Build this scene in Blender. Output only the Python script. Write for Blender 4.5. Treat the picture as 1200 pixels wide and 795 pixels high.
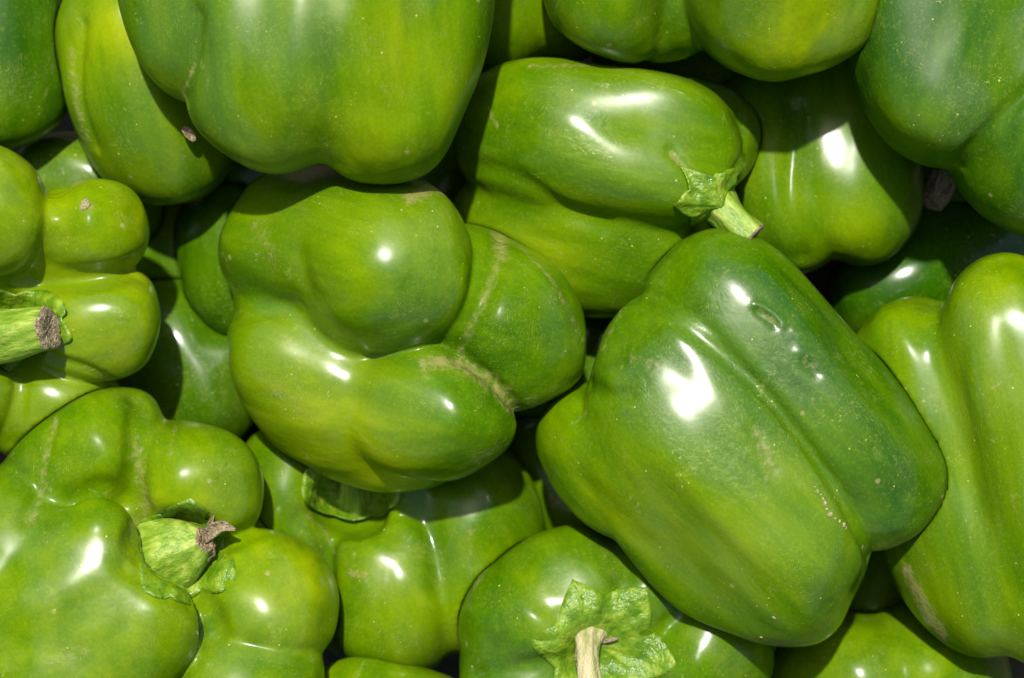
import bpy, math, random
import numpy as np
from mathutils import Vector

sc = bpy.context.scene
for o in list(bpy.data.objects):
    bpy.data.objects.remove(o)
COL = sc.collection

# ------------------------------------------------------------------ camera, light, exposure
U = 0.28 / 1200.0            # one working unit in metres (the pile is laid out in these units)
CAM_H = 2571.0               # camera height above the mid plane of the pile, in units
cam = bpy.data.cameras.new('camera')
cam.sensor_width = 36.0
cam.lens = 36.0 * CAM_H / 1200.0
cam.clip_start = 0.01
cam.clip_end = 50.0
cam.dof.use_dof = True
cam.dof.focus_distance = (CAM_H - 85) * U
cam.dof.aperture_fstop = 9.0
cam_o = bpy.data.objects.new('camera', cam)
cam_o.location = (0, 0, CAM_H * U)
COL.objects.link(cam_o)
sc.camera = cam_o

SUN_ELEV, SUN_AZ = 63.0, -8.0      # degrees; azimuth measured from +Y towards +X
world = bpy.data.worlds.new('World')
sc.world = world
world.use_nodes = True
wn = world.node_tree
sky = wn.nodes.new('ShaderNodeTexSky')
sky.sky_type = 'NISHITA'
sky.sun_disc = False
sky.dust_density = 3.0           # hazy summer sky, bright round the sun
sky.sun_elevation = math.radians(SUN_ELEV)
sky.sun_rotation = math.radians(SUN_AZ % 360.0)
wn.links.new(sky.outputs[0], wn.nodes['Background'].inputs[0])
wn.nodes['Background'].inputs[1].default_value = 0.11

sun = bpy.data.lights.new('sun', 'SUN')
sun.energy = 4.6
sun.angle = math.radians(1.8)      # thin summer haze softens the edges of the shadows
sun.color = (1.0, 0.955, 0.88)
sun_o = bpy.data.objects.new('sun', sun)
ca = math.cos(math.radians(SUN_ELEV))
sd = Vector((ca * math.sin(math.radians(SUN_AZ)), ca * math.cos(math.radians(SUN_AZ)), math.sin(math.radians(SUN_ELEV))))
sun_o.rotation_euler = sd.to_track_quat('Z', 'Y').to_euler()
sun_o.location = sd * 2.0
COL.objects.link(sun_o)

sc.view_settings.view_transform = 'Standard'
sc.view_settings.look = 'None'
sc.view_settings.gamma = 1.0
sc.view_settings.exposure = 0.22
sc.render.engine = 'CYCLES'
sc.cycles.use_denoising = True
sc.cycles.max_bounces = 8

# ------------------------------------------------------------------ node helpers
class NT:
    def __init__(self, name):
        self.m = bpy.data.materials.new(name)
        self.m.use_nodes = True
        self.t = self.m.node_tree
        self.b = self.t.nodes['Principled BSDF']
    def n(self, kind, **kw):
        nd = self.t.nodes.new(kind)
        for k, v in kw.items():
            setattr(nd, k, v)
        return nd
    def put(self, sock, v):
        if isinstance(v, bpy.types.NodeSocket):
            self.t.links.new(v, sock)
        elif v is not None:
            if sock.type == 'RGBA' and not isinstance(v, (int, float)) and len(v) == 3:
                v = (*v, 1)
            sock.default_value = v
    def math(self, op, a, b=None, clamp=False):
        nd = self.n('ShaderNodeMath', operation=op, use_clamp=clamp)
        self.put(nd.inputs[0], a)
        if b is not None:
            self.put(nd.inputs[1], b)
        return nd.outputs[0]
    def attr(self, name, kind='GEOMETRY'):
        return self.n('ShaderNodeAttribute', attribute_name=name, attribute_type=kind)
    def scale(self, v, s):
        nd = self.n('ShaderNodeVectorMath', operation='MULTIPLY')
        self.put(nd.inputs[0], v); nd.inputs[1].default_value = s
        return nd.outputs[0]
    def noise(self, v, sc_, det=2.0, rough=0.5, dist=0.0):
        nd = self.n('ShaderNodeTexNoise')
        self.put(nd.inputs['Vector'], v)
        nd.inputs['Scale'].default_value = sc_
        nd.inputs['Detail'].default_value = det
        nd.inputs['Roughness'].default_value = rough
        nd.inputs['Distortion'].default_value = dist
        return nd.outputs['Fac']
    def step(self, v, lo, hi, a=0.0, b=1.0):
        nd = self.n('ShaderNodeMapRange', interpolation_type='SMOOTHSTEP')
        self.put(nd.inputs[0], v)
        for i, x in zip((1, 2, 3, 4), (lo, hi, a, b)):
            self.put(nd.inputs[i], x)
        return nd.outputs[0]
    def mix(self, f, a, b):
        nd = self.n('ShaderNodeMix', data_type='RGBA')
        self.put(nd.inputs[0], f); self.put(nd.inputs[6], a); self.put(nd.inputs[7], b)
        return nd.outputs[2]
    def ramp(self, f, stops):
        nd = self.n('ShaderNodeValToRGB')
        r = nd.color_ramp
        while len(r.elements) < len(stops):
            r.elements.new(0.5)
        for e, (p, c) in zip(r.elements, stops):
            e.position = p; e.color = (*c, 1)
        self.put(nd.inputs[0], f)
        return nd.outputs[0]
    def bump(self, h, strength, dist, normal=None):
        nd = self.n('ShaderNodeBump')
        nd.inputs['Strength'].default_value = strength
        nd.inputs['Distance'].default_value = dist
        self.put(nd.inputs['Height'], h)
        if normal is not None:
            self.put(nd.inputs['Normal'], normal)
        return nd.outputs[0]

def pepper_skin():
    t = NT('pepper_skin')
    co = t.attr('rest').outputs['Vector']            # centimetres, z along the pepper's axis
    ripe = t.attr('ripe', 'OBJECT').outputs['Fac']  # skin tone per fruit: ripeness, plus shade painted into some deep ones
    yel = t.attr('yellow').outputs['Fac']
    scar = t.attr('scar').outputs['Fac']
    streak = t.noise(t.scale(co, (1, 1, 0.16)), 1.3, 5.0, 0.62)
    blot = t.noise(co, 0.33, 2.0)
    f = t.math('ADD', t.math('ADD', t.math('MULTIPLY', streak, 0.50), t.math('MULTIPLY', blot, 0.40)), 0.06)
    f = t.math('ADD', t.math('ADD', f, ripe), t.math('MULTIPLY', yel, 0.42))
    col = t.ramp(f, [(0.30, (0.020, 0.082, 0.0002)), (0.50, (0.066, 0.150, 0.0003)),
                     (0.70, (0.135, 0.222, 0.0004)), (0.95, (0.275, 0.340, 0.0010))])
    # cellular fine mottle of the flesh under the skin
    fine = t.noise(co, 11.0, 4.0, 0.7)
    col = t.mix(t.math('MULTIPLY', t.step(fine, 0.5, 0.72), 0.22), col, (0.24, 0.34, 0.004))
    col = t.mix(t.math('MULTIPLY', t.step(fine, 0.5, 0.30), 0.16), col, (0.02, 0.08, 0.0005))
    # pale pin-prick lenticels
    vo = t.n('ShaderNodeTexVoronoi'); t.put(vo.inputs['Vector'], co); vo.inputs['Scale'].default_value = 5.2
    sepc = t.n('ShaderNodeSeparateColor'); t.put(sepc.inputs[0], vo.outputs['Color'])
    size = t.math('MULTIPLY', t.math('POWER', sepc.outputs[0], 3.0), 0.16)
    dots = t.math('MULTIPLY', t.math('LESS_THAN', vo.outputs['Distance'], size),
                  t.step(t.noise(co, 0.8, 4.0, 0.6), 0.46, 0.58))
    col = t.mix(t.math('MULTIPLY', dots, 0.75), col, (0.50, 0.52, 0.12))
    # hair scratches: two directions of stretched noise
    s1 = t.noise(t.scale(co, (1.0, 9.0, 2.0)), 3.4, 1.0)
    s1 = t.math('MULTIPLY', t.step(t.math('ABSOLUTE', t.math('SUBTRACT', s1, 0.5)), 0.012, 0.002),
                t.step(t.noise(co, 0.8, 2.0), 0.52, 0.62))
    s2 = t.noise(t.scale(co, (8.0, 3.0, 1.4)), 3.0, 1.0)
    s2 = t.math('MULTIPLY', t.step(t.math('ABSOLUTE', t.math('SUBTRACT', s2, 0.5)), 0.010, 0.002),
                t.step(t.noise(t.scale(co, (1, -1, 1)), 0.7, 2.0), 0.52, 0.62))
    scr = t.math('MAXIMUM', s1, s2)
    col = t.mix(t.math('MULTIPLY', scr, 0.5), col, (0.40, 0.43, 0.12))
    # dusty smudges
    dust = t.math('MULTIPLY', t.step(t.noise(co, 1.1, 5.0, 0.7, 0.6), 0.60, 0.75), t.step(fine, 0.35, 0.6))
    col = t.mix(t.math('MULTIPLY', dust, 0.42), col, (0.30, 0.36, 0.07))
    # small corky brown ticks
    vb = t.n('ShaderNodeTexVoronoi'); t.put(vb.inputs['Vector'], co); vb.inputs['Scale'].default_value = 0.9
    sb = t.n('ShaderNodeSeparateColor'); t.put(sb.inputs[0], vb.outputs['Color'])
    tick = t.math('MULTIPLY', t.step(t.math('ADD', vb.outputs['Distance'], t.math('MULTIPLY', fine, 0.12)), 0.15, 0.09),
                  t.math('GREATER_THAN', sb.outputs[0], 0.62))
    col = t.mix(t.math('MULTIPLY', tick, 0.6), col, (0.36, 0.30, 0.12))
    # russet scar tissue
    edge = t.noise(co, 5.0, 4.0, 0.65)
    sm = t.step(t.math('ADD', scar, t.math('MULTIPLY', t.math('SUBTRACT', edge, 0.5), 1.3)), 0.25, 0.80)
    sm = t.math('MULTIPLY', sm, t.step(scar, 0.05, 0.22))
    scol = t.mix(edge, (0.20, 0.19, 0.04), (0.33, 0.28, 0.11))
    col = t.mix(t.math('MULTIPLY', sm, 0.66), col, scol)
    t.put(t.b.inputs['Base Color'], col)
    wax = t.noise(co, 0.55, 3.0, 0.6)
    r = t.step(wax, 0.35, 0.7, 0.30, 0.44)
    r = t.math('ADD', r, t.attr('matte', 'OBJECT').outputs['Fac'])
    r = t.math('ADD', r, t.math('MULTIPLY', t.attr('crinkle').outputs['Fac'], 0.03))
    r = t.math('ADD', r, t.math('MULTIPLY', sm, 0.28))
    r = t.math('ADD', r, t.math('MULTIPLY', dust, 0.15))
    t.put(t.b.inputs['Roughness'], r)
    t.b.inputs['IOR'].default_value = 1.47
    gl = t.step(t.noise(t.scale(co, (1, 1, 0.55)), 0.42, 1.2, 0.45, 0.3), 0.40, 0.55)
    gl = t.math('ADD', gl, t.attr('crinkle').outputs['Fac'], True)
    t.put(t.b.inputs['Coat Weight'], t.math('ADD', 0.08, t.math('MULTIPLY', gl, 0.74)))
    t.put(t.b.inputs['Specular IOR Level'], t.math('ADD', 0.02, t.math('MULTIPLY', gl, 0.10)))
    t.put(t.b.inputs['Coat Roughness'], t.math('MULTIPLY', r, 0.6))
    t.b.inputs['Coat IOR'].default_value = 1.45
    # relief: soft dents, orange-peel, scratches
    n1 = t.bump(t.noise(t.scale(co, (1, 1, 0.5)), 0.9, 1.5, 0.4), 0.40, 0.0030)
    n1 = t.bump(t.noise(t.scale(co, (1, 1, 0.6)), 2.1, 2.0, 0.5), 0.22, 0.0012, n1)
    rough_patch = t.step(t.noise(co, 0.5, 2.0), 0.45, 0.65, 0.10, 0.7)
    crk = t.attr('crinkle').outputs['Fac']
    peel = t.math('MULTIPLY', t.noise(t.scale(co, (1, 1, 0.7)), 3.4, 3.5, 0.55, 0.5), t.math('ADD', rough_patch, t.math('MULTIPLY', crk, 20.0)))
    n2 = t.bump(peel, 0.22, 0.0006, n1)
    small = t.math('ADD', t.math('MULTIPLY', scr, -0.5), t.math('ADD', t.math('MULTIPLY', dots, 0.5),
                   t.math('MULTIPLY', sm, t.math('ADD', edge, 0.5))))
    n3 = t.bump(small, 0.5, 0.0004, n2)
    t.put(t.b.inputs['Normal'], n3)
    return t.m

def plant_mat(name, c0, c1, c2, rough, sc_, stretch, bs):
    t = NT(name)
    co = t.attr('rest').outputs['Vector']
    f = t.noise(t.scale(co, stretch), sc_, 4.0, 0.6)
    col = t.ramp(f, [(0.30, c0), (0.52, c1), (0.72, c2)])
    t.put(t.b.inputs['Base Color'], col)
    t.put(t.b.inputs['Roughness'], t.step(f, 0.3, 0.7, rough, rough + 0.2))
    h = t.math('ADD', f, t.noise(co, sc_ * 2.4, 3.0, 0.6))
    t.put(t.b.inputs['Normal'], t.bump(h, bs, 0.0018))
    return t.m

M_SKIN = pepper_skin()
M_CALYX = plant_mat('calyx_skin', (0.060, 0.15, 0.003), (0.125, 0.235, 0.005), (0.26, 0.35, 0.02), 0.24, 2.4, (1, 1, 1), 0.45)
M_STEM = plant_mat('stem_skin', (0.09, 0.19, 0.01), (0.20, 0.32, 0.02), (0.40, 0.46, 0.09), 0.36, 3.0, (2, 2, 0.35), 0.35)
M_DRY = plant_mat('dry_stem', (0.10, 0.07, 0.03), (0.32, 0.24, 0.12), (0.62, 0.47, 0.28), 0.6, 5.0, (2, 2, 0.5), 0.9)
M_CUT = plant_mat('cut_stem_face', (0.12, 0.08, 0.04), (0.42, 0.33, 0.18), (0.66, 0.56, 0.38), 0.7, 7.0, (1, 1, 1), 1.0)
M_PALE = plant_mat('pale_stem', (0.20, 0.24, 0.05), (0.40, 0.38, 0.17), (0.56, 0.46, 0.29), 0.45, 3.0, (2, 2, 0.35), 0.5)
M_CORK = plant_mat('corky_scab', (0.28, 0.25, 0.08), (0.48, 0.42, 0.20), (0.62, 0.56, 0.32), 0.6, 9.0, (1, 1, 1), 0.8)

# ------------------------------------------------------------------ implicit shapes
def W(px, py, h):
    f = (CAM_H - h) / CAM_H
    return np.array(((px - 600.0) * f, (397.5 - py) * f, h))

def spline(pts, step=12.0):
    """evenly spaced (x, y, z, r) samples along a smooth curve through the control points"""
    q = []
    for (px, py, h, r) in pts:
        p = W(px, py, h)
        q.append((*p, r * (CAM_H - h) / CAM_H))
    q = np.array(q, dtype=np.float64)
    if len(q) < 2:
        return q.astype(np.float32)
    c = spline_w(q, 24)
    L = np.concatenate(((0,), np.cumsum(np.linalg.norm(np.diff(c[:, :3], axis=0), axis=1))))
    n = max(2, int(round(L[-1] / step)) + 1)
    t = np.linspace(0, L[-1], n)
    return np.stack([np.interp(t, L, c[:, i]) for i in range(4)], 1).astype(np.float32)

def chain_d(P, c, rot=None, sq=0.0):
    """rounded lobe swept along the samples; sq squares its section a little, as pepper walls are"""
    k = 6.0
    if rot is not None:
        P = P @ rot.T; C3 = c[:, :3] @ rot.T
    else:
        C3 = c[:, :3]
    d2 = 0; d4 = 0
    for i in range(3):
        x = P[:, i, None] - C3[None, :, i]
        x *= x
        d2 = d2 + x
        if sq: d4 = d4 + x * x
    d = np.sqrt(d2)
    if sq:
        d = (1 - sq) * d + (sq * 1.10) * np.sqrt(np.sqrt(d4))
    d -= c[None, :, 3]
    if len(c) == 1:
        return d[:, 0]
    m = d.min(1)
    s_ = float(np.linalg.norm(c[1, :3] - c[0, :3]))
    neff = min(len(c), math.sqrt(2 * math.pi * float(c[:, 3].mean()) * k) / s_)
    return m - k * np.log(np.exp((m[:, None] - d) * (1 / k)).sum(1)) + k * math.log(max(1.0, neff)) * 0.8

def smin(a, b, k):
    h = np.maximum(k - np.abs(a - b), 0.0) / k
    return np.minimum(a, b) - h * h * h * k / 6.0

def waves(seed, n, lo, hi, stretch, axes):
    r = np.random.RandomState(seed)
    v = r.normal(size=(n, 3)); v /= np.linalg.norm(v, axis=1)[:, None]
    v[:, 2] *= stretch
    lam = r.uniform(lo, hi, n)
    k = (v @ axes) * (2 * math.pi / lam)[:, None]
    return k.astype(np.float32), r.uniform(0, 6.283, n).astype(np.float32)

def wave_eval(P, w):
    return np.sin(P @ w[0].T + w[1]).sum(1) / math.sqrt(len(w[1]))

def frame(ax):
    a = np.array(ax, dtype=np.float64); a /= np.linalg.norm(a)
    h = np.array((0, 0, 1.0)) if abs(a[2]) < 0.8 else np.array((1.0, 0, 0))
    x = np.cross(h, a); x /= np.linalg.norm(x)
    return np.array((x, np.cross(a, x), a))           # rows: local x, y, z

class Pepper:
    def __init__(s, key, label, lobes, axis, k=16, vox=5.0, ripe=0.0, cuts=(), yellow=(), scars=(), crease=0.0,
                 amp=2.6, fine=0.7, dents=(), seed=0, group=None, warp=3.0, sq=0.35, crinkle=(), grooves=(), flats=(), matte=0.0, tex=0):
        s.tex = tex
        s.matte = matte
        s.flats = [(W(*f[:3]).astype(np.float32), (np.array(f[3]) / np.linalg.norm(f[3])).astype(np.float32), f[4]) for f in flats]
        s.grooves = grooves
        s.crinkle = crinkle
        s.warp, s.sq = warp, sq
        s.key, s.label, s.k, s.vox, s.ripe = key, label, k, vox, ripe
        s.ch = [spline(l[1] if isinstance(l, tuple) else l) for l in lobes]
        s.ks = [l[0] if isinstance(l, tuple) else k for l in lobes]
        s.cuts = [(spline(c[0]), c[1]) for c in cuts]
        s.ax = frame(axis)
        s.yellow, s.scars, s.crease, s.amp, s.fine, s.dents, s.seed = yellow, scars, crease, amp, fine, dents, seed
        s.w1 = waves(seed + 1, 12, 85, 190, 0.45, s.ax)
        s.w2 = waves(seed + 2, 12, 36, 80, 0.5, s.ax)
        s.wv = [waves(seed + 10 + i, 5, 150, 320, 1.0, s.ax) for i in range(3)]
        rq = np.random.RandomState(seed + 40)
        s.rots = [np.linalg.qr(rq.normal(size=(3, 3)))[0].astype(np.float32) for _ in s.ch]
        allp = np.vstack(s.ch)
        s.lo = (allp[:, :3] - allp[:, 3:]).min(0) - 6
        s.hi = (allp[:, :3] + allp[:, 3:]).max(0) + 6
        s.over = []
        s.group = group
    def base(s, P):
        d = None
        Pw = P + s.warp * np.stack([wave_eval(P, w) for w in s.wv], 1)
        for c, kk, ro in zip(s.ch, s.ks, s.rots):
            e = chain_d(Pw, c, ro, s.sq)
            d = e if d is None else smin(d, e, kk)
        for c, k in s.cuts:
            d = -smin(-d, chain_d(P, c), k)
        for c, n_, k in s.flats:
            d = -smin(-d, -((P - c) @ n_), k)
        d = d + s.amp * wave_eval(P, s.w1) + s.fine * wave_eval(P, s.w2)
        for (C_, r, a) in s.grooves_w():
            m = np.all((P > C_.min(0) - 2.4 * r) & (P < C_.max(0) + 2.4 * r), axis=1)
            if m.any():
                q = ((P[m][:, None, :] - C_[None]) ** 2).sum(2).min(1) / (r * r)
                d[m] += a * np.exp(-q)
        for (c, r, a) in s.dents_w():
            q = ((P - c) ** 2).sum(1) / (r * r)
            m = q < 6
            if m.any(): d[m] += a * np.exp(-q[m])
        return d
    def grooves_w(s):
        if not hasattr(s, '_gw'):
            s._gw = []
            out = []
            for (poly, r, a) in s.grooves:
                pts = []
                q = spline_w([(*p, 0, 0) for p in poly], 12)[:, :2]
                L_ = np.concatenate(((0,), np.cumsum(np.linalg.norm(np.diff(q, axis=0), axis=1))))
                h = 40.0
                for t in np.linspace(0, L_[-1], int(L_[-1] / (0.25 * r)) + 2):
                    x, y = np.interp(t, L_, q[:, 0]), np.interp(t, L_, q[:, 1])
                    p = None
                    for _ in range(2):
                        w = W(x, y, h); p = s.top(w[0], w[1], own=True)
                        if p is None: break
                        h = float(p[2])
                    if p is not None: pts.append(p.copy())
                if len(pts) > 1: out.append((np.array(pts, np.float32), r, a))
            s._gw = out
        return s._gw
    def dents_w(s):
        if not hasattr(s, '_dw'):
            s._dw = []
            out = []
            for (x, y, r, a) in s.dents:
                h = 60.0
                for _ in range(3):
                    w = W(x, y, h); p = s.top(w[0], w[1], own=True); h = float(p[2])
                out.append((p.copy(), r, a))
            s._dw = out
        return s._dw
    def d(s, P):
        d = s.base(P)
        for o in s.over:
            m = (d < 4 * s.vox) & np.all((P > o.lo - 4) & (P < o.hi + 4), axis=1)
            if m.any():
                d[m] = -smin(-d[m], o.base(P[m]) - 0.8, 5.0)
        return d
    def mesh(s):
        v = s.vox; B = 4
        n = (np.ceil((s.hi - s.lo) / (v * B)).astype(int) + 2)
        org = (s.lo - v * B).astype(np.float32)
        g = np.stack(np.meshgrid(*[np.arange(x) for x in n], indexing='ij'), -1).reshape(-1, 3).astype(np.float32)
        cd = s.d(org + (g + 0.5) * v * B - 0.5 * v).reshape(n)
        act = np.abs(cd) < v * B * 1.0 + 2
        D = np.repeat(np.repeat(np.repeat(cd, B, 0), B, 1), B, 2).astype(np.float32)
        bi = np.argwhere(act)
        off = np.stack(np.meshgrid(*[np.arange(B)] * 3, indexing='ij'), -1).reshape(-1, 3)
        idx = (bi[:, None, :] * B + off[None]).reshape(-1, 3)
        val = np.concatenate([s.d(org + c.astype(np.float32) * v) for c in np.array_split(idx, max(1, len(idx) // 60000))])
        D[idx[:, 0], idx[:, 1], idx[:, 2]] = val
        D[[0, -1]] = 9; D[:, [0, -1]] = 9; D[:, :, [0, -1]] = 9
        S = D < 0
        c8 = [(i, j, k) for i in (0, 1) for j in (0, 1) for k in (0, 1)]
        N = np.array(D.shape) - 1
        cnt = np.zeros(N, np.int8)
        for i, j, k in c8:
            cnt += S[i:i + N[0], j:j + N[1], k:k + N[2]]
        cells = np.argwhere((cnt > 0) & (cnt < 8))
        vid = -np.ones(N, np.int64)
        vid[cells[:, 0], cells[:, 1], cells[:, 2]] = np.arange(len(cells))
        acc = np.zeros((len(cells), 3)); num = np.zeros(len(cells))
        for a in c8:
            for ax in range(3):
                if a[ax]: continue
                b = list(a); b[ax] = 1
                da = D[tuple((cells + a).T)]; db = D[tuple((cells + b).T)]
                m = (da < 0) != (db < 0)
                t = np.where(m, da / np.where(m, da - db, 1), 0)
                p = np.array(a)[None] + t[:, None] * (np.array(b) - np.array(a))[None]
                acc[m] += p[m]; num[m] += 1
        V = (org + (cells + acc / num[:, None]) * v).astype(np.float32)
        Q = []
        for ax in range(3):
            e1, e2 = [(1, 2), (2, 0), (0, 1)][ax]
            sl0 = [slice(None)] * 3; sl1 = [slice(None)] * 3
            sl0[ax] = slice(0, -1); sl1[ax] = slice(1, None)
            A, Bv = S[tuple(sl0)], S[tuple(sl1)]
            e = np.argwhere(A != Bv)
            inside = A[tuple(e.T)]
            u1 = np.zeros(3, int); u1[e1] = 1
            u2 = np.zeros(3, int); u2[e2] = 1
            q = [vid[tuple((e - x).T)] for x in (u1 + u2, u2, 0 * u1, u1)]
            q = np.stack(q, 1)
            q[~inside] = q[~inside][:, ::-1]
            Q.append(q)
        Q = np.vstack(Q)
        # largest connected piece only
        lab = np.arange(len(V))
        E = np.vstack((Q[:, [0, 1]], Q[:, [1, 2]], Q[:, [2, 3]], Q[:, [3, 0]]))
        for _ in range(60):
            m = np.minimum(lab[E[:, 0]], lab[E[:, 1]])
            new = lab.copy()
            np.minimum.at(new, lab[E[:, 0]], m); np.minimum.at(new, lab[E[:, 1]], m)
            new = new[new]
            new = new[new]
            if (new == lab).all(): break
            lab = new
        big = np.bincount(lab).argmax()
        keep = lab == big
        remap = np.cumsum(keep) - 1
        Q = remap[Q[keep[Q[:, 0]]]]; V = V[keep]
        d0 = s.d(V); e = 0.8
        G = np.stack([(s.d(V + np.eye(3, dtype=np.float32)[i] * e) - d0) / e for i in range(3)], 1)
        V = V - np.clip(d0, -v, v)[:, None] * G / np.maximum((G ** 2).sum(1), 0.3)[:, None]
        return V, Q, G
    def grad(s, V, e=0.7):
        G = np.zeros_like(V)
        for t in ((1, -1, -1), (-1, -1, 1), (-1, 1, -1), (1, 1, 1)):
            t = np.array(t, np.float32)
            G += t * s.d(V + t * e)[:, None]
        return G / (4 * e)
    def top(s, x, y, hi=230, lo=-330, own=False):
        """first surface hit from above at world x, y"""
        P = np.array([[x, y, hi]], np.float32)
        for _ in range(200):
            dd = float((s.base(P) if own else s.d(P))[0])
            if abs(dd) < 0.15: break
            P[0, 2] -= dd * 0.8
            if P[0, 2] < lo: return None
        return P[0]

def seg_dist(p, poly):
    best = np.full(len(p), 1e9)
    for a, b in zip(poly[:-1], poly[1:]):
        a = np.array(a, float); b = np.array(b, float)
        ab = b - a
        t = np.clip(((p - a) @ ab) / max(1e-6, ab @ ab), 0, 1)
        best = np.minimum(best, np.sqrt((((p - a) - t[:, None] * ab) ** 2).sum(1)))
    return best

def add_mesh(name, V, F, mat, parent, origin, rest=None, smooth=True):
    me = bpy.data.meshes.new(name)
    V = (np.asarray(V, dtype=np.float64) - origin) * U
    F = np.asarray(F)
    if F.ndim == 2:
        me.vertices.add(len(V)); me.vertices.foreach_set('co', V.astype(np.float32).ravel())
        k = F.shape[1]
        me.loops.add(F.size); me.loops.foreach_set('vertex_index', F.astype(np.int32).ravel())
        me.polygons.add(len(F)); me.polygons.foreach_set('loop_start', np.arange(0, F.size, k, dtype=np.int32))
        me.update(calc_edges=True)
    else:
        me.from_pydata(V.tolist(), [], [list(f) for f in F])
    me.polygons.foreach_set('use_smooth', np.full(len(me.polygons), smooth))
    if rest is not None:
        a = me.attributes.new('rest', 'FLOAT_VECTOR', 'POINT')
        a.data.foreach_set('vector', np.asarray(rest, dtype=np.float32).ravel())
    me.materials.append(mat)
    me.validate()
    o = bpy.data.objects.new(name, me)
    COL.objects.link(o)
    if parent is not None:
        o.parent = parent
    return o

def fattr(o, name, val):
    a = o.data.attributes.new(name, 'FLOAT', 'POINT')
    a.data.foreach_set('value', np.asarray(val, dtype=np.float32))

CM = U * 100
def build(pp):
    V, Q, G = pp.mesh()
    base = np.array((*((V.min(0) + V.max(0)) / 2)[:2], V[:, 2].min()))
    root = bpy.data.objects.new('bell_pepper', None)
    root.empty_display_size = 0.02
    root.location = base * U
    root['label'] = pp.label
    root['category'] = 'bell pepper'
    if pp.group: root['group'] = pp.group
    COL.objects.link(root)
    c = (V.min(0) + V.max(0)) / 2
    rs = np.random.RandomState(pp.seed + 77 + pp.tex).uniform(-40, 40, 3)
    rest = ((V - c) @ pp.ax.T) * CM + rs
    body = add_mesh('body', V, Q, M_SKIN, root, base, rest)
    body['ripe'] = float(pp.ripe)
    body['matte'] = float(pp.matte)
    # where the photograph's patches of paler flesh and russet scar tissue lie on this fruit
    f = CAM_H / (CAM_H - V[:, 2])
    scr = np.stack((V[:, 0] * f + 600, 397.5 - V[:, 1] * f), 1)
    up = np.clip(G[:, 2] * 3 + 0.6, 0, 1)
    y = np.zeros(len(V)); s = np.zeros(len(V))
    for (x0, y0, r, a) in pp.yellow:
        y += a * np.exp(-((scr - (x0, y0)) ** 2).sum(1) / (r * r))
    for (poly, w, a) in pp.scars:
        s = np.maximum(s, a * np.exp(-(seg_dist(scr, poly) / w) ** 2) * up)
    if pp.crease:
        ds = np.sort(np.stack([chain_d(V, c_) for c_ in pp.ch], 1), 1)
        s = np.maximum(s, pp.crease * np.exp(-((ds[:, 1] - ds[:, 0]) / 6.0) ** 2))
    ck = np.zeros(len(V))
    for (x0, y0, r, a) in pp.crinkle:
        ck += a * np.exp(-((scr - (x0, y0)) ** 2).sum(1) / (r * r)) * up
    fattr(body, 'crinkle', np.clip(ck, 0, 1))
    fattr(body, 'yellow', y); fattr(body, 'scar', s)
    pp.root, pp.origin, pp.rs = root, base, rs
    return root

# ------------------------------------------------------------------ calyx and stem builders
def make_calyx(pp, c, ax, R, tips, seed=0, lift=3.0, curl=0.0, squash=1.0, rot=0.0, mat=None, thick=3.0, deep=0.28, wr=1.2):
    """green star at the stem end, draped over the shoulder of the fruit along the direction ax"""
    A = frame(ax); r = np.random.RandomState(seed)
    nr, na = 13, 72
    tipr = r.uniform(0.88, 1.12, tips); tipa = np.arange(tips) * 2 * math.pi / tips + r.uniform(-0.15, 0.15, tips) + rot
    q = np.repeat(np.arange(nr) / (nr - 1), na); th = np.tile(2 * math.pi * np.arange(na) / na, nr)
    dang = np.abs((tipa[None] - th[:, None] + math.pi) % (2 * math.pi) - math.pi)
    kx = dang.argmin(1); dmin = dang.min(1)
    star = tipr[kx] * (1 - deep * np.minimum(1, dmin / (math.pi / tips)) ** 0.75)
    rho = R * q * star
    p = (np.array(c)[None] + A[0] * (rho * np.cos(th) * squash)[:, None] + A[1] * (rho * np.sin(th))[:, None] + A[2] * 70).astype(np.float32)
    for _ in range(26):
        dd = pp.base(p) - 0.4
        low = (np.array(c)[None] - p) @ A[2] > 45
        dd = np.where(low | (np.abs(dd) < 0.15), 0, dd)
        p = p - (A[2][None] * (np.clip(dd, -12, 12) * 0.8)[:, None]).astype(np.float32)
    h = lift + 10 * np.exp(-(rho / (0.28 * R)) ** 2) + curl * q ** 3 + wr * q * (
        np.sin(th * tips * 2 + seed) + 0.6 * np.sin(th * 17 + 3 * q + seed) + 0.8 * np.sin(9 * q + th * 2))
    top = list(zip(p + A[2][None] * h[:, None], p + A[2][None] * (h - thick - 3 * (1 - q))[:, None]))
    V = [a for a, b in top] + [b for a, b in top]
    F = []
    n = nr * na
    for i in range(nr - 1):
        for j in range(na):
            k = (j + 1) % na
            a, b, c2, d = i * na + j, i * na + k, (i + 1) * na + k, (i + 1) * na + j
            F.append((a, d, c2, b)); F.append((n + a, n + b, n + c2, n + d))
    for j in range(na):
        k = (j + 1) % na
        a, b = (nr - 1) * na + j, (nr - 1) * na + k
        F.append((a, n + a, n + b, b))
    V = np.array(V)
    rest = ((V - np.array(c)) @ A.T) * CM + pp.rs
    return add_mesh('calyx', V, np.array(F), mat or M_CALYX, pp.root, pp.origin, rest)

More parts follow.
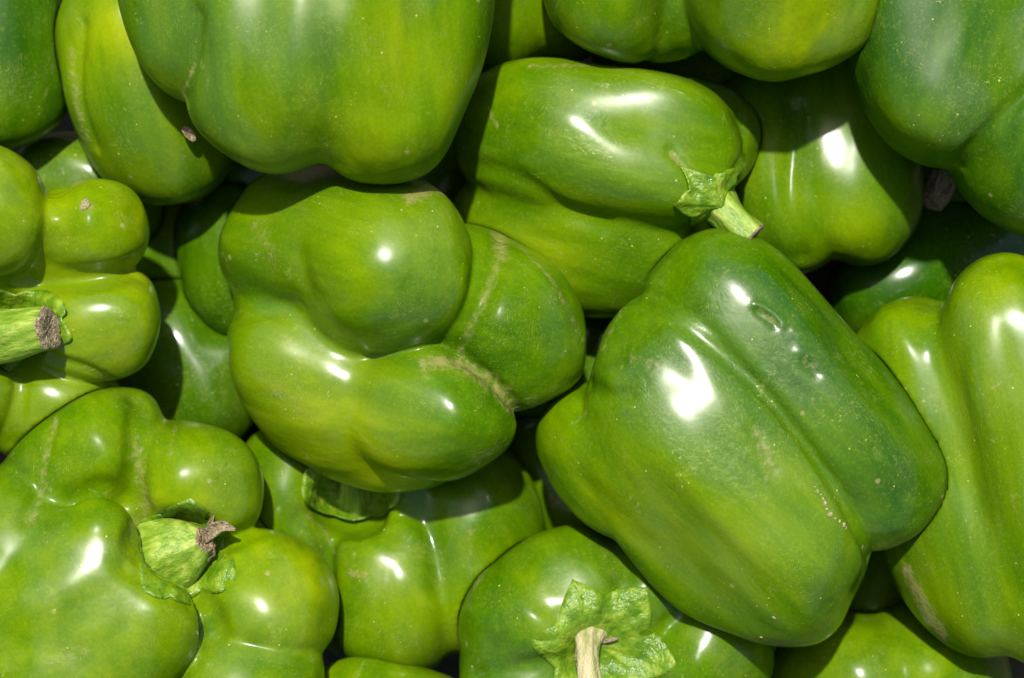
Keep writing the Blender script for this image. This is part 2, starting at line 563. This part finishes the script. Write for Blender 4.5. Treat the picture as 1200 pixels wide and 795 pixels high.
def tube(pts, ridges=5, ridge=0.10, na=30, seed=0, sub=6):
    c = spline_w(pts, sub)
    r = np.random.RandomState(seed)
    V = []; R = []
    T = np.gradient(c[:, :3], axis=0)
    ref = None; L = 0
    ph = r.uniform(0, 6)
    for i in range(len(c)):
        t = T[i] / np.linalg.norm(T[i])
        if ref is None:
            ref = frame(t)[0]
        ref = ref - t * (ref @ t); ref /= np.linalg.norm(ref)
        b = np.cross(t, ref)
        if i: L += np.linalg.norm(c[i, :3] - c[i - 1, :3])
        for j in range(na):
            th = 2 * math.pi * j / na
            rr = c[i, 3] * (1 + ridge * math.sin(ridges * th + ph + i * 0.02) + 0.03 * math.sin(3 * th + i * 0.5))
            V.append(c[i, :3] + ref * rr * math.cos(th) + b * rr * math.sin(th))
            R.append((rr * math.cos(th), rr * math.sin(th), L))
    F = []
    m = len(c)
    for i in range(m - 1):
        for j in range(na):
            k = (j + 1) % na
            F.append((i * na + j, i * na + k, (i + 1) * na + k, (i + 1) * na + j))
    return np.array(V), np.array(F), np.array(R), c, T[-1] / np.linalg.norm(T[-1])

def spline_w(pts, sub=6):
    q = np.array(pts, dtype=np.float64)
    e = np.vstack((2 * q[0] - q[1], q, 2 * q[-1] - q[-2])); out = []
    for i in range(1, len(e) - 2):
        p0, p1, p2, p3 = e[i - 1:i + 3]
        for s_ in range(sub):
            t = s_ / sub
            out.append(0.5 * ((2 * p1) + (p2 - p0) * t + (2 * p0 - 5 * p1 + 4 * p2 - p3) * t * t + (3 * p1 - p0 - 3 * p2 + p3) * t ** 3))
    out.append(q[-1])
    return np.array(out)

def surf(pp, x, y, default=-60.0):
    h = 0.0
    for _ in range(3):
        w = W(x, y, h); p = pp.top(w[0], w[1])
        if p is None: return default
        h = float(p[2])
    return h

def strip(name, pts, mat, parent, pp, thick=1.6, cup=0.5, seed=0):
    """thin curled flap of dried tissue along (x, y, height above the skin, half width)"""
    h0 = surf(pp, pts[0][0], pts[0][1])
    q = spline_w([(*W(x, y, h + h0), w) for x, y, h, w in pts], 5)
    r = np.random.RandomState(seed); V = []; n = 7
    T = np.gradient(q[:, :3], axis=0); side = None
    for i in range(len(q)):
        t = T[i] / np.linalg.norm(T[i])
        sd_ = np.cross(t, (0.2, 0.1, 1.0)); sd_ /= np.linalg.norm(sd_)
        nn = np.cross(sd_, t)
        for side_ in (1, -1):
            for j in range(n):
                u = j / (n - 1) * 2 - 1
                V.append(q[i, :3] + sd_ * u * q[i, 3] + nn * (cup * q[i, 3] * u * u + side_ * thick / 2 + r.uniform(-.4, .4)))
    m = 2 * n; F = []
    loop = list(range(n)) + list(range(2 * n - 1, n - 1, -1))
    for i in range(len(q) - 1):
        for a in range(m):
            b = (a + 1) % m
            F.append((i * m + loop[a], i * m + loop[b], (i + 1) * m + loop[b], (i + 1) * m + loop[a]))
    for e, rev in ((0, True), ((len(q) - 1) * m, False)):
        for j in range(n - 1):
            f = (e + j, e + j + 1, e + n + j + 1, e + n + j)
            F.append(f[::-1] if rev else f)
    V = np.array(V)
    return add_mesh(name, V, np.array(F), mat, parent, pp.origin, (V - V.mean(0)) * CM + pp.rs)

def scab(pp, x, y, r, seed):
    """one raised corky speck sitting in the skin"""
    h = surf(pp, x, y); c = W(x, y, h)
    g = pp.grad(c[None].astype(np.float32))[0]; A_ = frame(g)
    rr_ = np.random.RandomState(seed); V = []; n = 8
    for q, z in ((1.0, -1.0), (0.85, 0.5), (0.45, 1.0)):
        for j in range(n):
            th = 2 * math.pi * j / n
            k = r * q * rr_.uniform(0.6, 1.35)
            V.append(c + A_[0] * k * math.cos(th) + A_[1] * k * math.sin(th) * 0.8 + A_[2] * z * min(r * 0.45, 1.8))
    V.append(c + A_[2] * min(r * 0.5, 2.0))
    F = [(i * n + j, i * n + (j + 1) % n, (i + 1) * n + (j + 1) % n, (i + 1) * n + j) for i in range(2) for j in range(n)]
    F += [(2 * n + j, 2 * n + (j + 1) % n, 3 * n, 3 * n) for j in range(n)]
    V = np.array(V)
    me = [list(dict.fromkeys(f)) for f in F]
    o = bpy.data.meshes.new('scab'); o.from_pydata(((V - pp.origin) * U).tolist(), [], me)
    a = o.attributes.new('rest', 'FLOAT_VECTOR', 'POINT'); a.data.foreach_set('vector', ((V - c) * CM + pp.rs + seed).astype(np.float32).ravel())
    o.polygons.foreach_set('use_smooth', np.full(len(o.polygons), True)); o.materials.append(M_CORK)
    ob = bpy.data.objects.new('scab', o); COL.objects.link(ob); ob.parent = pp.root

def make_stem(pp, pts, seed=0, mat=None, cut=True, ridge=0.08, cutmat=None):
    h0 = surf(pp, pts[0][0], pts[0][1])
    pts = [(p[0], p[1], p[2] + h0, p[3]) for p in pts]
    pts = [(*W(*p[:3]), p[3] * (CAM_H - p[2]) / CAM_H) for p in pts]
    V, F, R, c, t = tube(pts, 5, ridge, 30, seed)
    o = add_mesh('stem', V, F, mat or M_STEM, pp.root, pp.origin, R * CM + pp.rs)
    if cut:
        # ragged end face, slightly dished
        na = 30; ring = V[-na:]; cen = c[-1, :3]
        r = np.random.RandomState(seed + 5)
        VV = []; RR = []
        for q, hgt in ((1.02, -1.5), (1.0, 1.5), (0.8, 2.5), (0.5, 0.5), (0.25, -1.0), (0.02, -1.5)):
            for j in range(na):
                p = cen + (ring[j] - cen) * q + t * (hgt + r.uniform(-1.4, 1.4) * (q < 1.01))
                VV.append(p); RR.append(p - cen)
        FF = []
        for i in range(5):
            for j in range(na):
                k = (j + 1) % na
                FF.append((i * na + j, i * na + k, (i + 1) * na + k, (i + 1) * na + j))
        add_mesh('cut_end', VV, np.array(FF), cutmat or M_CUT, o, pp.origin, np.array(RR) * CM + pp.rs)
    return o

# ------------------------------------------------------------------ ground the pile lies on
def ground():
    t = NT('packed_soil')
    tc = t.n('ShaderNodeTexCoord').outputs['Object']
    f = t.noise(tc, 40.0, 6.0, 0.65)
    t.put(t.b.inputs['Base Color'], t.ramp(f, [(0.3, (0.020, 0.016, 0.008)), (0.6, (0.05, 0.04, 0.02)), (0.8, (0.09, 0.07, 0.035))]))
    t.b.inputs['Roughness'].default_value = 0.9
    t.put(t.b.inputs['Normal'], t.bump(t.noise(tc, 90.0, 6.0, 0.7), 0.8, 0.004))
    n = 60; L = 3200.0
    xs = np.linspace(-L, L, n)
    X, Y = np.meshgrid(xs, xs, indexing='ij')
    r = np.random.RandomState(3)
    V = np.stack((X.ravel(), Y.ravel(), r.uniform(-4, 4, n * n)), 1)
    F = [(i * n + j, (i + 1) * n + j, (i + 1) * n + j + 1, i * n + j + 1) for i in range(n - 1) for j in range(n - 1)]
    o = add_mesh('ground', V, np.array(F), t.m, None, np.zeros(3))
    o.location = (0, 0, GROUND * U)
    o['kind'] = 'structure'
GROUND = -345.0
ground()

# ------------------------------------------------------------------ the peppers
# lobes: chains of (x, y, height, radius) in working units, x right and y down as the heap is seen from above
PEPPERS = []
def P(*a, **k):
    p = Pepper(*a, seed=101 * (len(PEPPERS) + 1), **k)
    PEPPERS.append(p)
    return p

C = P('C', 'large matte green pepper with broad smooth rounded end, resting against the knobbly three-lobed one',
  [[(240, -90, 60, 100), (236, -10, 60, 95), (240, 48, 66, 78)],
   (14, [(365, -170, 70, 150), (368, -5, 75, 146), (320, 102, 84, 104)]),
   (36, [(460, -170, 60, 130), (457, -5, 70, 122), (449, 138, 84, 86)])],
  (-0.1, 1, 0.1), crinkle=[(300, 70, 35, 0.25), (340, 110, 30, 0.25), (390, 40, 30, 0.2)], grooves=[([(234, 20), (227, 75), (214, 130)], 9, 7), ([(306, -20), (298, 80), (285, 160)], 24, 5), ([(352, -20), (345, 90)], 20, -3), ([(492, -10), (484, 60), (474, 130)], 20, 5), ([(395, 60), (393, 130), (396, 192)], 22, 4), ([(430, -20), (420, 80)], 24, -3)], flats=[(340, 60, 196, (-0.10, 0.12, 0.98), 40), (470, 90, 165, (0.25, -0.05, 0.97), 40)], matte=0.2, k=40, vox=3.9, ripe=0.0, amp=2.6, fine=0.45, yellow=[(470, 60, 70, 0.45), (440, 190, 60, 0.25), (300, 170, 60, 0.2), (380, 60, 40, -0.2)],
  scars=[([(213, 132), (217, 105), (228, 75)], 3.5, 0.6)])

A = P('A', 'big glossy dark green pepper with long straight groove, white glare and a dotted corky scar',
  [[(786, 430, 12, 98), (832, 516, 32, 102), (892, 602, 26, 102), (926, 650, 5, 96)],
   (70, [(762, 500, 0, 78), (800, 564, 12, 101), (857, 624, 12, 107), (904, 658, -5, 92)]),
   (12, [(684, 510, -30, 63), (738, 558, -18, 82)]),
   (4, [(834, 354, -4, 84), (904, 410, 18, 92), (974, 485, 18, 96), (1023, 562, -6, 86)]),
   (40, [(860, 430, -90, 95), (940, 590, -90, 95)])],
  (-0.7, 0.72, 0), grooves=[([(742, 350), (796, 378), (856, 424), (904, 472), (946, 524), (981, 578), (1005, 624), (1020, 655)], 8, 6), ([(884, 357), (895, 360), (908, 369), (918, 381)], 4.5, -2.2), ([(889, 366), (899, 373), (908, 381)], 5, 2.4), ([(930, 388), (939, 395)], 6, -2.0), ([(936, 412), (950, 417), (963, 430)], 6, -1.6), ([(948, 428), (956, 436)], 8, 2.0), ([(885, 505), (893, 530), (905, 548)], 10, 1.6), ([(735, 462), (712, 464), (690, 452)], 10, 7)], flats=[(830, 500, 120, (-0.11, 0.15, 0.98), 30), (758, 606, 72, (-0.5, -0.5, 0.7), 30), (738, 390, 62, (-0.6, 0.5, 0.62), 24), (1010, 440, 70, (0.62, 0.5, 0.6), 30), (940, 440, 104, (0.05, 0.12, 0.99), 18)], k=16, vox=3.2, ripe=-0.03, amp=2.4, fine=1.0,
  crinkle=[(775, 440, 50, 0.9), (830, 490, 55, 0.9), (885, 540, 42, 0.8), (840, 330, 34, 0.6), (930, 420, 40, 0.6)],
  yellow=[(740, 590, 70, 0.4), (850, 680, 80, 0.35), (650, 500, 40, 0.35), (960, 660, 60, 0.15), (1000, 430, 90, -0.28), (900, 440, 50, -0.2), (1060, 560, 60, -0.25), (900, 330, 60, -0.15)],
  scars=[([(1000, 735), (1028, 705)], 5, 0.45), ([(1030, 640), (1060, 650)], 8, 0.5), ([(900, 560), (885, 505)], 9, 0.42), ([(745, 420), (775, 430)], 14, 0.4), ([(668, 500), (690, 480)], 5, 0.42), ([(888, 363), (898, 370), (909, 380)], 6, 0.5), ([(944, 420), (955, 430)], 9, 0.42), ([(735, 348), (712, 395), (690, 445)], 3, 0.4), ([(905, 545), (895, 520)], 7, 0.5), ([(1090, 630), (1107, 580)], 3, 0.45)])

B = P('B', 'knobbly pepper lying blossom end up, three lobes meeting in brown scarred seams',
  [[(405, 285, -45, 98), (460, 320, 32, 104)],
   (8, [(520, 345, -60, 95), (596, 385, -8, 90), (610, 402, 2, 80)]),
   (8, [(462, 472, 0, 68), (500, 482, 22, 78), (530, 487, 30, 76)]),
   (60, [(348, 292, -70, 88)]), (20, [(355, 415, -60, 94), (420, 468, -58, 94), (500, 496, -58, 76)]), (40, [(400, 400, -120, 120)])],
  (-0.75, 0.2, -0.6), grooves=[([(586, 278), (577, 325), (559, 365), (538, 412)], 11, 9), ([(350, 300), (366, 350), (402, 398), (445, 424), (490, 430), (536, 420)], 18, 4), ([(540, 420), (575, 445), (603, 478), (612, 500)], 8, 8), ([(264, 371), (300, 366), (350, 358)], 13, 6)], tex=2, k=18, vox=3.4, ripe=0.04, crease=0.0, amp=2.8, fine=0.9,
  yellow=[(370, 510, 80, 0.6), (440, 270, 60, 0.25), (300, 440, 50, 0.25), (450, 545, 60, 0.3), (620, 400, 70, -0.3), (540, 500, 60, -0.3), (470, 390, 50, -0.15)],
  scars=[([(586, 272), (588, 300)], 14, 0.62), ([(586, 300), (576, 330), (562, 365), (538, 412)], 7, 0.5), ([(500, 426), (535, 426), (575, 447), (605, 480)], 13, 0.62), ([(605, 480), (612, 505)], 6, 0.7), ([(620, 470), (650, 480)], 12, 0.45),
         ([(480, 232), (510, 218), (540, 232)], 10, 0.75), ([(600, 280), (650, 330), (684, 400)], 4, 0.5), ([(300, 265), (320, 300)], 14, 0.4), ([(265, 372), (280, 366)], 5, 0.4), ([(335, 395), (350, 420)], 12, 0.36), ([(318, 455), (345, 470)], 20, 0.34), ([(560, 540), (590, 520)], 12, 0.38)])

I = P('I', 'pale yellowish green pepper with swollen lobes round a sunken stub with a withered tip',
  [[(112, 638, 62, 54), (95, 700, 50, 84)], (40, [(40, 760, 35, 110), (120, 742, 55, 92), (182, 728, 66, 62)]),
   (46, [(-60, 690, 0, 115), (10, 640, 0, 95)]),
   (8, [(70, 590, -35, 80), (128, 524, -20, 74)]),
   (14, [(180, 560, -40, 66), (238, 570, -10, 76)]), (8, [(290, 700, -20, 86), (325, 712, -8, 76)]), (8, [(290, 808, 0, 92)]),
   (30, [(180, 680, -120, 150)])],
  (0.35, 0.2, 0.9), grooves=[([(88, 585), (122, 574), (152, 598), (158, 645), (190, 664), (236, 702), (254, 735)], 14, 14), ([(165, 470), (158, 520), (160, 590)], 13, 13), ([(318, 612), (290, 628), (262, 640)], 13, 8), ([(62, 500), (48, 560), (30, 610)], 8, 5)], flats=[(100, 690, 118, (0.0, 0.12, 0.98), 30)], k=14, vox=3.9, ripe=0.08, amp=2.2,
  cuts=[([(214, 640, 44, 44)], 30)],
  yellow=[(240, 600, 60, 0.3), (330, 700, 70, 0.35), (120, 640, 60, 0.1), (60, 600, 60, -0.25)],
  scars=[([(158, 520), (166, 560), (172, 590), (160, 615)], 12, 0.5), ([(66, 492), (52, 540), (48, 580), (36, 615)], 7, 0.46), ([(205, 500), (202, 520), (198, 535)], 5, 0.42),
         ([(190, 700), (215, 690)], 5, 0.4), ([(60, 775), (100, 765)], 10, 0.45)])

D = P('D', 'green pepper with two rounded lobes and a shaded notch, behind the stalked sideways one',
  [[(720, -80, 10, 88), (722, 3, 5, 76)], [(900, -110, 30, 132), (912, -26, 25, 125)], [(775, -10, -30, 80)], [(820, -80, -60, 130)]],
  (0, 1, -0.2), grooves=[([(788, -10), (786, 40), (796, 78)], 16, 9)], matte=0.05, k=14, vox=4.0, ripe=0.03, yellow=[(950, 20, 60, 0.45), (900, 80, 50, 0.2)])

G = P('G', 'smooth dark green pepper with wide bluish sheen and dry brown stalk scrap under its edge',
  [[(1130, -60, 20, 128), (1122, 60, 25, 117), (1112, 112, 12, 93)], [(1240, 20, 20, 125), (1235, 130, 15, 122), (1218, 190, 5, 100)], [(1200, 60, -70, 140)]],
  (0.3, 1, -0.2), grooves=[([(1210, 100), (1155, 155), (1110, 205)], 9, 8)], flats=[(1110, 80, 128, (-0.2, 0.0, 0.98), 40), (1230, 150, 118, (0.0, 0.05, 0.98), 30)], matte=0.16, k=18, vox=4.2, ripe=-0.15, yellow=[(1060, 150, 50, 0.3), (1150, 250, 50, 0.15)])

H = P('H', 'tall pepper with a deep lengthwise valley beside the big grooved glossy one',
  [[(1070, 415, -55, 76), (1094, 520, -52, 82), (1124, 620, -50, 86), (1150, 695, -44, 82)],
   [(1180, 390, -5, 96), (1222, 480, 5, 106), (1245, 600, 0, 112), (1240, 690, -15, 100)], [(1180, 540, -110, 130)]],
  (-0.25, 1, 0), grooves=[([(1086, 342), (1100, 400), (1122, 470), (1150, 560), (1180, 640), (1200, 690)], 34, 6)], flats=[(1220, 480, 92, (0.0, 0.15, 0.98), 35)], tex=1, k=28, vox=3.8, ripe=0.03, amp=2.4, yellow=[(1170, 340, 60, 0.4), (1190, 460, 60, 0.25), (1050, 370, 30, 0.2)],
  scars=[([(1062, 668), (1085, 715), (1105, 745)], 9, 0.75), ([(1150, 465), (1185, 440)], 2.5, 0.5)])

J = P('J', 'bright yellow-green pepper with a thick cut stem whose corky tip points out from its lobes',
  [[(-30, 255, 10, 84), (-8, 248, 12, 80)], [(55, 285, -55, 62), (108, 271, -8, 66)], [(60, 385, -60, 62), (125, 377, -14, 68)],
   [(40, 480, -70, 72), (78, 478, -55, 66)], [(-50, 450, -30, 80)], [(-30, 370, -110, 140)]],
  (0.8, 0.0, 0.5), grooves=[([(68, 195), (72, 260), (55, 312)], 16, 14), ([(50, 324), (110, 324), (182, 308)], 16, 14), ([(60, 420), (100, 432), (132, 447)], 7, 7), ([(28, 440), (18, 520)], 9, 7)], tex=1, k=10, vox=4.2, ripe=0.17, amp=2.0, cuts=[([(5, 385, 30, 50)], 22)],
  scars=[([(50, 200), (75, 215), (95, 212)], 8, 0.6), ([(108, 243), (100, 240)], 6, 0.8), ([(100, 430), (128, 445)], 4, 0.6)])

E = P('E', 'green pepper lying on its side with a jagged calyx and green stalk at one end',
  [[(606, 158, -75, 82), (690, 163, -48, 88), (770, 180, -36, 90), (800, 186, -42, 80)],
   (26, [(610, 262, -120, 82), (700, 285, -100, 90), (765, 285, -95, 76)]),
   (12, [(760, 150, -95, 66), (838, 165, -85, 60)]), (30, [(700, 220, -150, 110)])],
  (1, -0.25, 0.1), grooves=[([(545, 192), (605, 208), (660, 242), (710, 265)], 12, 6), ([(785, 176), (805, 200), (815, 226)], 5, 5), ([(868, 138), (873, 175), (862, 202)], 6, 7)], flats=[(740, 165, 42, (0.10, 0.12, 0.98), 30)], k=16, vox=3.8, ripe=0.02, crinkle=[(690, 165, 40, 0.4)], amp=2.6, cuts=[([(862, 248, -30, 44)], 22)],
  yellow=[(650, 290, 60, 0.3), (760, 110, 60, 0.15)],
  scars=[([(785, 180), (805, 200), (815, 222)], 3.5, 0.7), ([(572, 125), (582, 148)], 4, 0.6), ([(620, 78), (700, 76)], 4, 0.5)])

Q = P('Q', 'pepper with a wide wrinkled star shaped calyx and thin pale stalk standing upright',
  [[(615, 735, -75, 82)], [(672, 698, -85, 82)], [(745, 705, -90, 78)], [(815, 770, -85, 84)], [(690, 860, -70, 95)], [(610, 810, -75, 75)], [(715, 790, -160, 135)]],
  (-0.05, -0.1, 1), grooves=[([(722, 700), (748, 645)], 11, 5), ([(640, 775), (560, 795)], 11, 6), ([(785, 730), (835, 700)], 11, 6), ([(650, 720), (600, 680)], 12, 3)], k=26, vox=3.8, ripe=0.0, amp=2.4, crinkle=[(640, 690, 40, 0.4)], cuts=[([(702, 775, 8, 40)], 40)], scars=[([(548, 700), (575, 655), (620, 622)], 5, 0.5)])

PP = P('P', 'pepper half hidden beneath the knobbly one, dark shaded calyx tucked under it',
  [[(345, 560, -145, 72), (345, 640, -160, 76)], [(455, 660, -120, 74), (462, 722, -125, 80)], [(555, 590, -150, 80), (548, 690, -145, 80)],
   [(470, 560, -170, 85)], [(450, 660, -210, 120)]],
  (-0.15, 0.7, 0.7), grooves=[([(430, 612), (460, 630), (484, 650)], 20, 6), ([(510, 600), (512, 690)], 18, 4), ([(360, 605), (382, 640), (388, 720)], 14, 7)], k=16, vox=4.2, ripe=0.03, cuts=[([(412, 588, -95, 46)], 18)], yellow=[(470, 740, 60, 0.2)],
  scars=[([(410, 672), (425, 675)], 7, 0.6), ([(360, 605), (380, 620), (392, 650)], 4, 0.5), ([(552, 625), (552, 680)], 8, 0.35)])

K = P('K', 'oval green pepper with a creased flank tucked beside the large matte one',
  [[(150, 30, -70, 78), (172, 110, -75, 86), (197, 165, -85, 80)], [(112, 35, -95, 50), (132, 130, -105, 50), (160, 180, -110, 50)], [(180, 90, -140, 90)]],
  (-0.3, 1, 0.2), grooves=[([(97, 30), (92, 110), (112, 172)], 7, 6)], matte=0.08, k=10, vox=4.4, ripe=0.06, yellow=[(120, 40, 50, 0.4), (150, 20, 40, 0.3)], scars=[([(82, 60), (92, 130), (105, 175)], 7, 0.5)])
L = P('L', 'dark green pepper with bluish sheen beside the oval creased one',
  [[(-10, 10, -100, 88), (0, 108, -100, 80)], [(-90, 40, -110, 90), (-80, 110, -110, 80)]], (0, 1, 0), matte=0.16, k=16, vox=5.6, ripe=-0.12)
F = P('F', 'green pepper with a bright white glare patch, half shaded behind the stalked sideways one',
  [[(895, 150, -150, 72), (932, 252, -140, 74)], [(985, 130, -140, 85), (1004, 238, -130, 80)], [(960, 180, -210, 90)]],
  (-0.25, 1, 0), grooves=[([(932, 130), (926, 220), (936, 300)], 12, 7)], flats=[(985, 200, -64, (-0.1, 0.15, 0.98), 30)], k=16, vox=4.4, ripe=-0.02, yellow=[(1000, 270, 50, 0.25)])
R = P('R', 'rounded pepper with bright glints low between the big glossy one and the tall valley one',
  [[(1000, 808, -165, 96)], [(1085, 806, -165, 98)], [(1040, 860, -180, 100)]], (0, 0.3, 1), k=18, vox=4.6, ripe=0.04, yellow=[(1080, 780, 50, 0.3)])
S = P('S', 'pale rounded pepper end peeping out below the calyx shaded one',
  [[(425, 850, -70, 78)], [(480, 860, -75, 78)], [(450, 900, -120, 100)]], (0, 0.3, 1), k=12, vox=5.6, ripe=0.12)
T = P('T', 'narrow sunlit strip of a deep pepper in the gap behind the large matte one',
  [[(590, 20, -150, 75), (600, -60, -150, 75)], [(650, 10, -160, 72), (660, -60, -160, 72)]], (0, 1, 0), k=14, vox=5.6, ripe=0.0)
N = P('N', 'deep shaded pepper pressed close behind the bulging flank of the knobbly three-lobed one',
  [[(272, 265, -195, 64), (285, 335, -195, 68)], [(320, 300, -220, 75)]], (0, 1, 0), k=14, vox=5.6, ripe=-0.15)  # skin colour darkened to paint in the shade it lies in
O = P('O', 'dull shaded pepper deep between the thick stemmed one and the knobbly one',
  [[(195, 390, -215, 70), (238, 465, -215, 74)], [(260, 430, -235, 80)], [(200, 500, -230, 80)]], (-0.5, 1, 0), k=14, vox=5.6, ripe=-0.08)  # darker skin tone stands in for shade from its neighbours
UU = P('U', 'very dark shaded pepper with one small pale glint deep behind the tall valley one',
  [[(1030, 340, -240, 72), (1110, 315, -240, 72), (1170, 290, -240, 70)], [(1090, 290, -265, 75)]], (1, 0.3, 0), k=14, vox=6.2, ripe=-0.2)  # shadow of the fruit above is painted in by a darker skin colour
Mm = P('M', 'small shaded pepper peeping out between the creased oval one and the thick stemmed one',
  [[(70, 215, -190, 62), (130, 240, -195, 66)], [(90, 260, -240, 80)]], (1, -0.3, 0), k=14, vox=6.2, ripe=-0.02)  # skin tone lowered slightly as painted shade
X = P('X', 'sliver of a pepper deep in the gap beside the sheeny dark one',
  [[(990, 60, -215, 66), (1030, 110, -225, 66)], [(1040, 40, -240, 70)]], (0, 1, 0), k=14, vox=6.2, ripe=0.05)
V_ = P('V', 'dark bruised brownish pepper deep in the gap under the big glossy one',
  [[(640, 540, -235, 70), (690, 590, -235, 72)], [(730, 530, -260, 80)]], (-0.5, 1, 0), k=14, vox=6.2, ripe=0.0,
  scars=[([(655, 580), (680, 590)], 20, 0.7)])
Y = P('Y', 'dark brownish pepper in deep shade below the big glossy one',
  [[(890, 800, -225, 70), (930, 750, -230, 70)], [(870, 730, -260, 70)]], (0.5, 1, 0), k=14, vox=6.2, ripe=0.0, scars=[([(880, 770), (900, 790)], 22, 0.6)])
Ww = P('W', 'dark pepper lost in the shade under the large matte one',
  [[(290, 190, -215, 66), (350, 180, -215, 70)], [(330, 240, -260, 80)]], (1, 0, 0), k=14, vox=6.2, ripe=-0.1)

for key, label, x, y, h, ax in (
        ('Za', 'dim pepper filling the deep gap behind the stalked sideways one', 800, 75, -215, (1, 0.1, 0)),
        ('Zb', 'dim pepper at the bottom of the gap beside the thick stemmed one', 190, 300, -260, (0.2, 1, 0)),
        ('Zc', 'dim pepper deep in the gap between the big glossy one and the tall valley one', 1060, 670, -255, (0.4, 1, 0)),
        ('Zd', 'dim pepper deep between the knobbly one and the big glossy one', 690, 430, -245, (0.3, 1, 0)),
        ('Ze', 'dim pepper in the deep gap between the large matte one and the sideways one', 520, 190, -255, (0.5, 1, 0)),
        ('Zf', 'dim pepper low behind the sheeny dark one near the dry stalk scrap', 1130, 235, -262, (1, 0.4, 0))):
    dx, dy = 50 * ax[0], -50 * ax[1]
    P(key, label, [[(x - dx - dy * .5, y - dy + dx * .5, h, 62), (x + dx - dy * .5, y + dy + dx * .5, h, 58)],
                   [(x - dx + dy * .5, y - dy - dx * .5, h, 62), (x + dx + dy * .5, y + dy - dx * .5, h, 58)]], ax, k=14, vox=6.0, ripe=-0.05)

# upper fruit press on lower fruit: each later one keeps clear of every earlier one
for i, p in enumerate(PEPPERS):
    for q in PEPPERS[:i]:
        if np.all(p.lo < q.hi) and np.all(q.lo < p.hi):
            p.over.append(q)
for p in PEPPERS:
    build(p)

# ------------------------------------------------------------------ stems, calyxes and scabs seen in the photograph
def calyx_at(pp, x, y, ax, R, tips, **k):
    return make_calyx(pp, W(x, y, surf(pp, x, y)), ax, R, tips, **k)
calyx_at(E, 838, 236, (0.7, -0.5, 0.5), 42, 5, seed=4, lift=1, curl=4, deep=0.32)
make_stem(E, [(834, 230, -38, 27), (848, 246, -22, 21), (863, 262, -14, 19), (880, 278, -12, 21)], seed=3)
calyx_at(Q, 700, 756, (-0.02, -0.05, 1), 88, 6, seed=8, lift=1.6, rot=0.35, curl=0, deep=0.32, wr=1.6)
make_stem(Q, [(690, 744, -4, 22), (688, 756, 18, 14), (689, 780, 36, 13), (692, 808, 46, 14)], seed=6, mat=M_PALE)
strip('dry_shred', [(680, 752, 10, 3), (677, 770, 22, 4), (680, 790, 30, 2.5)], M_DRY, Q.root, Q, seed=4)
strip('dry_shred', [(702, 752, 12, 2), (714, 750, 15, 2.5), (724, 748, 14, 1.5)], M_CUT, Q.root, Q, seed=5)
calyx_at(J, 4, 386, (0.55, 0.05, 0.83), 54, 5, seed=2, lift=1.5, curl=3, deep=0.3)
make_stem(J, [(-34, 402, 0, 36), (2, 396, 26, 32), (34, 390, 44, 28), (57, 386, 54, 25)], seed=12)
calyx_at(PP, 415, 580, (0.0, 0.2, 0.97), 70, 6, seed=9, lift=1.5, curl=10, deep=0.12, squash=0.55)
make_stem(PP, [(416, 584, -6, 25), (416, 570, 12, 20), (417, 545, 24, 18)], seed=15)
calyx_at(I, 210, 645, (0.25, 0.0, 0.97), 60, 6, seed=5, lift=0.8, deep=0.16)
make_stem(I, [(188, 655, -22, 52), (205, 648, 0, 46), (227, 639, 17, 31), (240, 633, 27, 15)], seed=21, cutmat=M_DRY)
strip('dry_flap', [(238, 630, 34, 7), (252, 620, 44, 8), (262, 617, 48, 6), (276, 621, 46, 1.5)], M_CUT, I.root, I, cup=0.6, seed=2)
strip('dry_flap', [(240, 634, 32, 3), (246, 614, 42, 3), (251, 602, 44, 1)], M_DRY, I.root, I, cup=0.6, seed=3)
strip('dry_flap', [(236, 628, 32, 9), (240, 642, 34, 10), (248, 654, 28, 5)], M_DRY, I.root, I, cup=0.7, seed=6)
make_stem(G, [(1108, 205, -70, 16), (1101, 224, -66, 15), (1093, 238, -60, 13)], seed=30, mat=M_DRY, ridge=0.2, cutmat=M_DRY)
for i, (x, y, r) in enumerate([(955, 571, 1.4), (958, 576, 2.6), (962, 580, 1.6), (965, 585, 2.4), (967, 591, 3.4), (969, 597, 2.0), (973, 603, 4.0),
                               (979, 608, 1.8), (984, 611, 2.2), (989, 615, 3.8), (991, 619, 2.4), (1010, 641, 2.8), (1012, 645, 1.8), (907, 724, 2.6), (892, 747, 2.2)]):
    scab(A, x, y, r, i)
scab(J, 99, 240, 8, 40)

# the withered blossom scrap caught against the big pepper's edge
o = strip('dried_blossom_scrap', [(214, 150, 6, 1.5), (219, 155, 9, 5), (223, 160, 9, 5), (228, 166, 6, 1.5)], M_DRY, None, K, thick=4, cup=0.8, seed=9)
o.location = K.origin * U
o['label'] = 'tiny withered brown blossom scrap caught at the edge of the large matte pepper'
o['category'] = 'plant scrap'

print('TRIS', sum(len(o.data.polygons) * 2 for o in bpy.data.objects if o.type == 'MESH'))
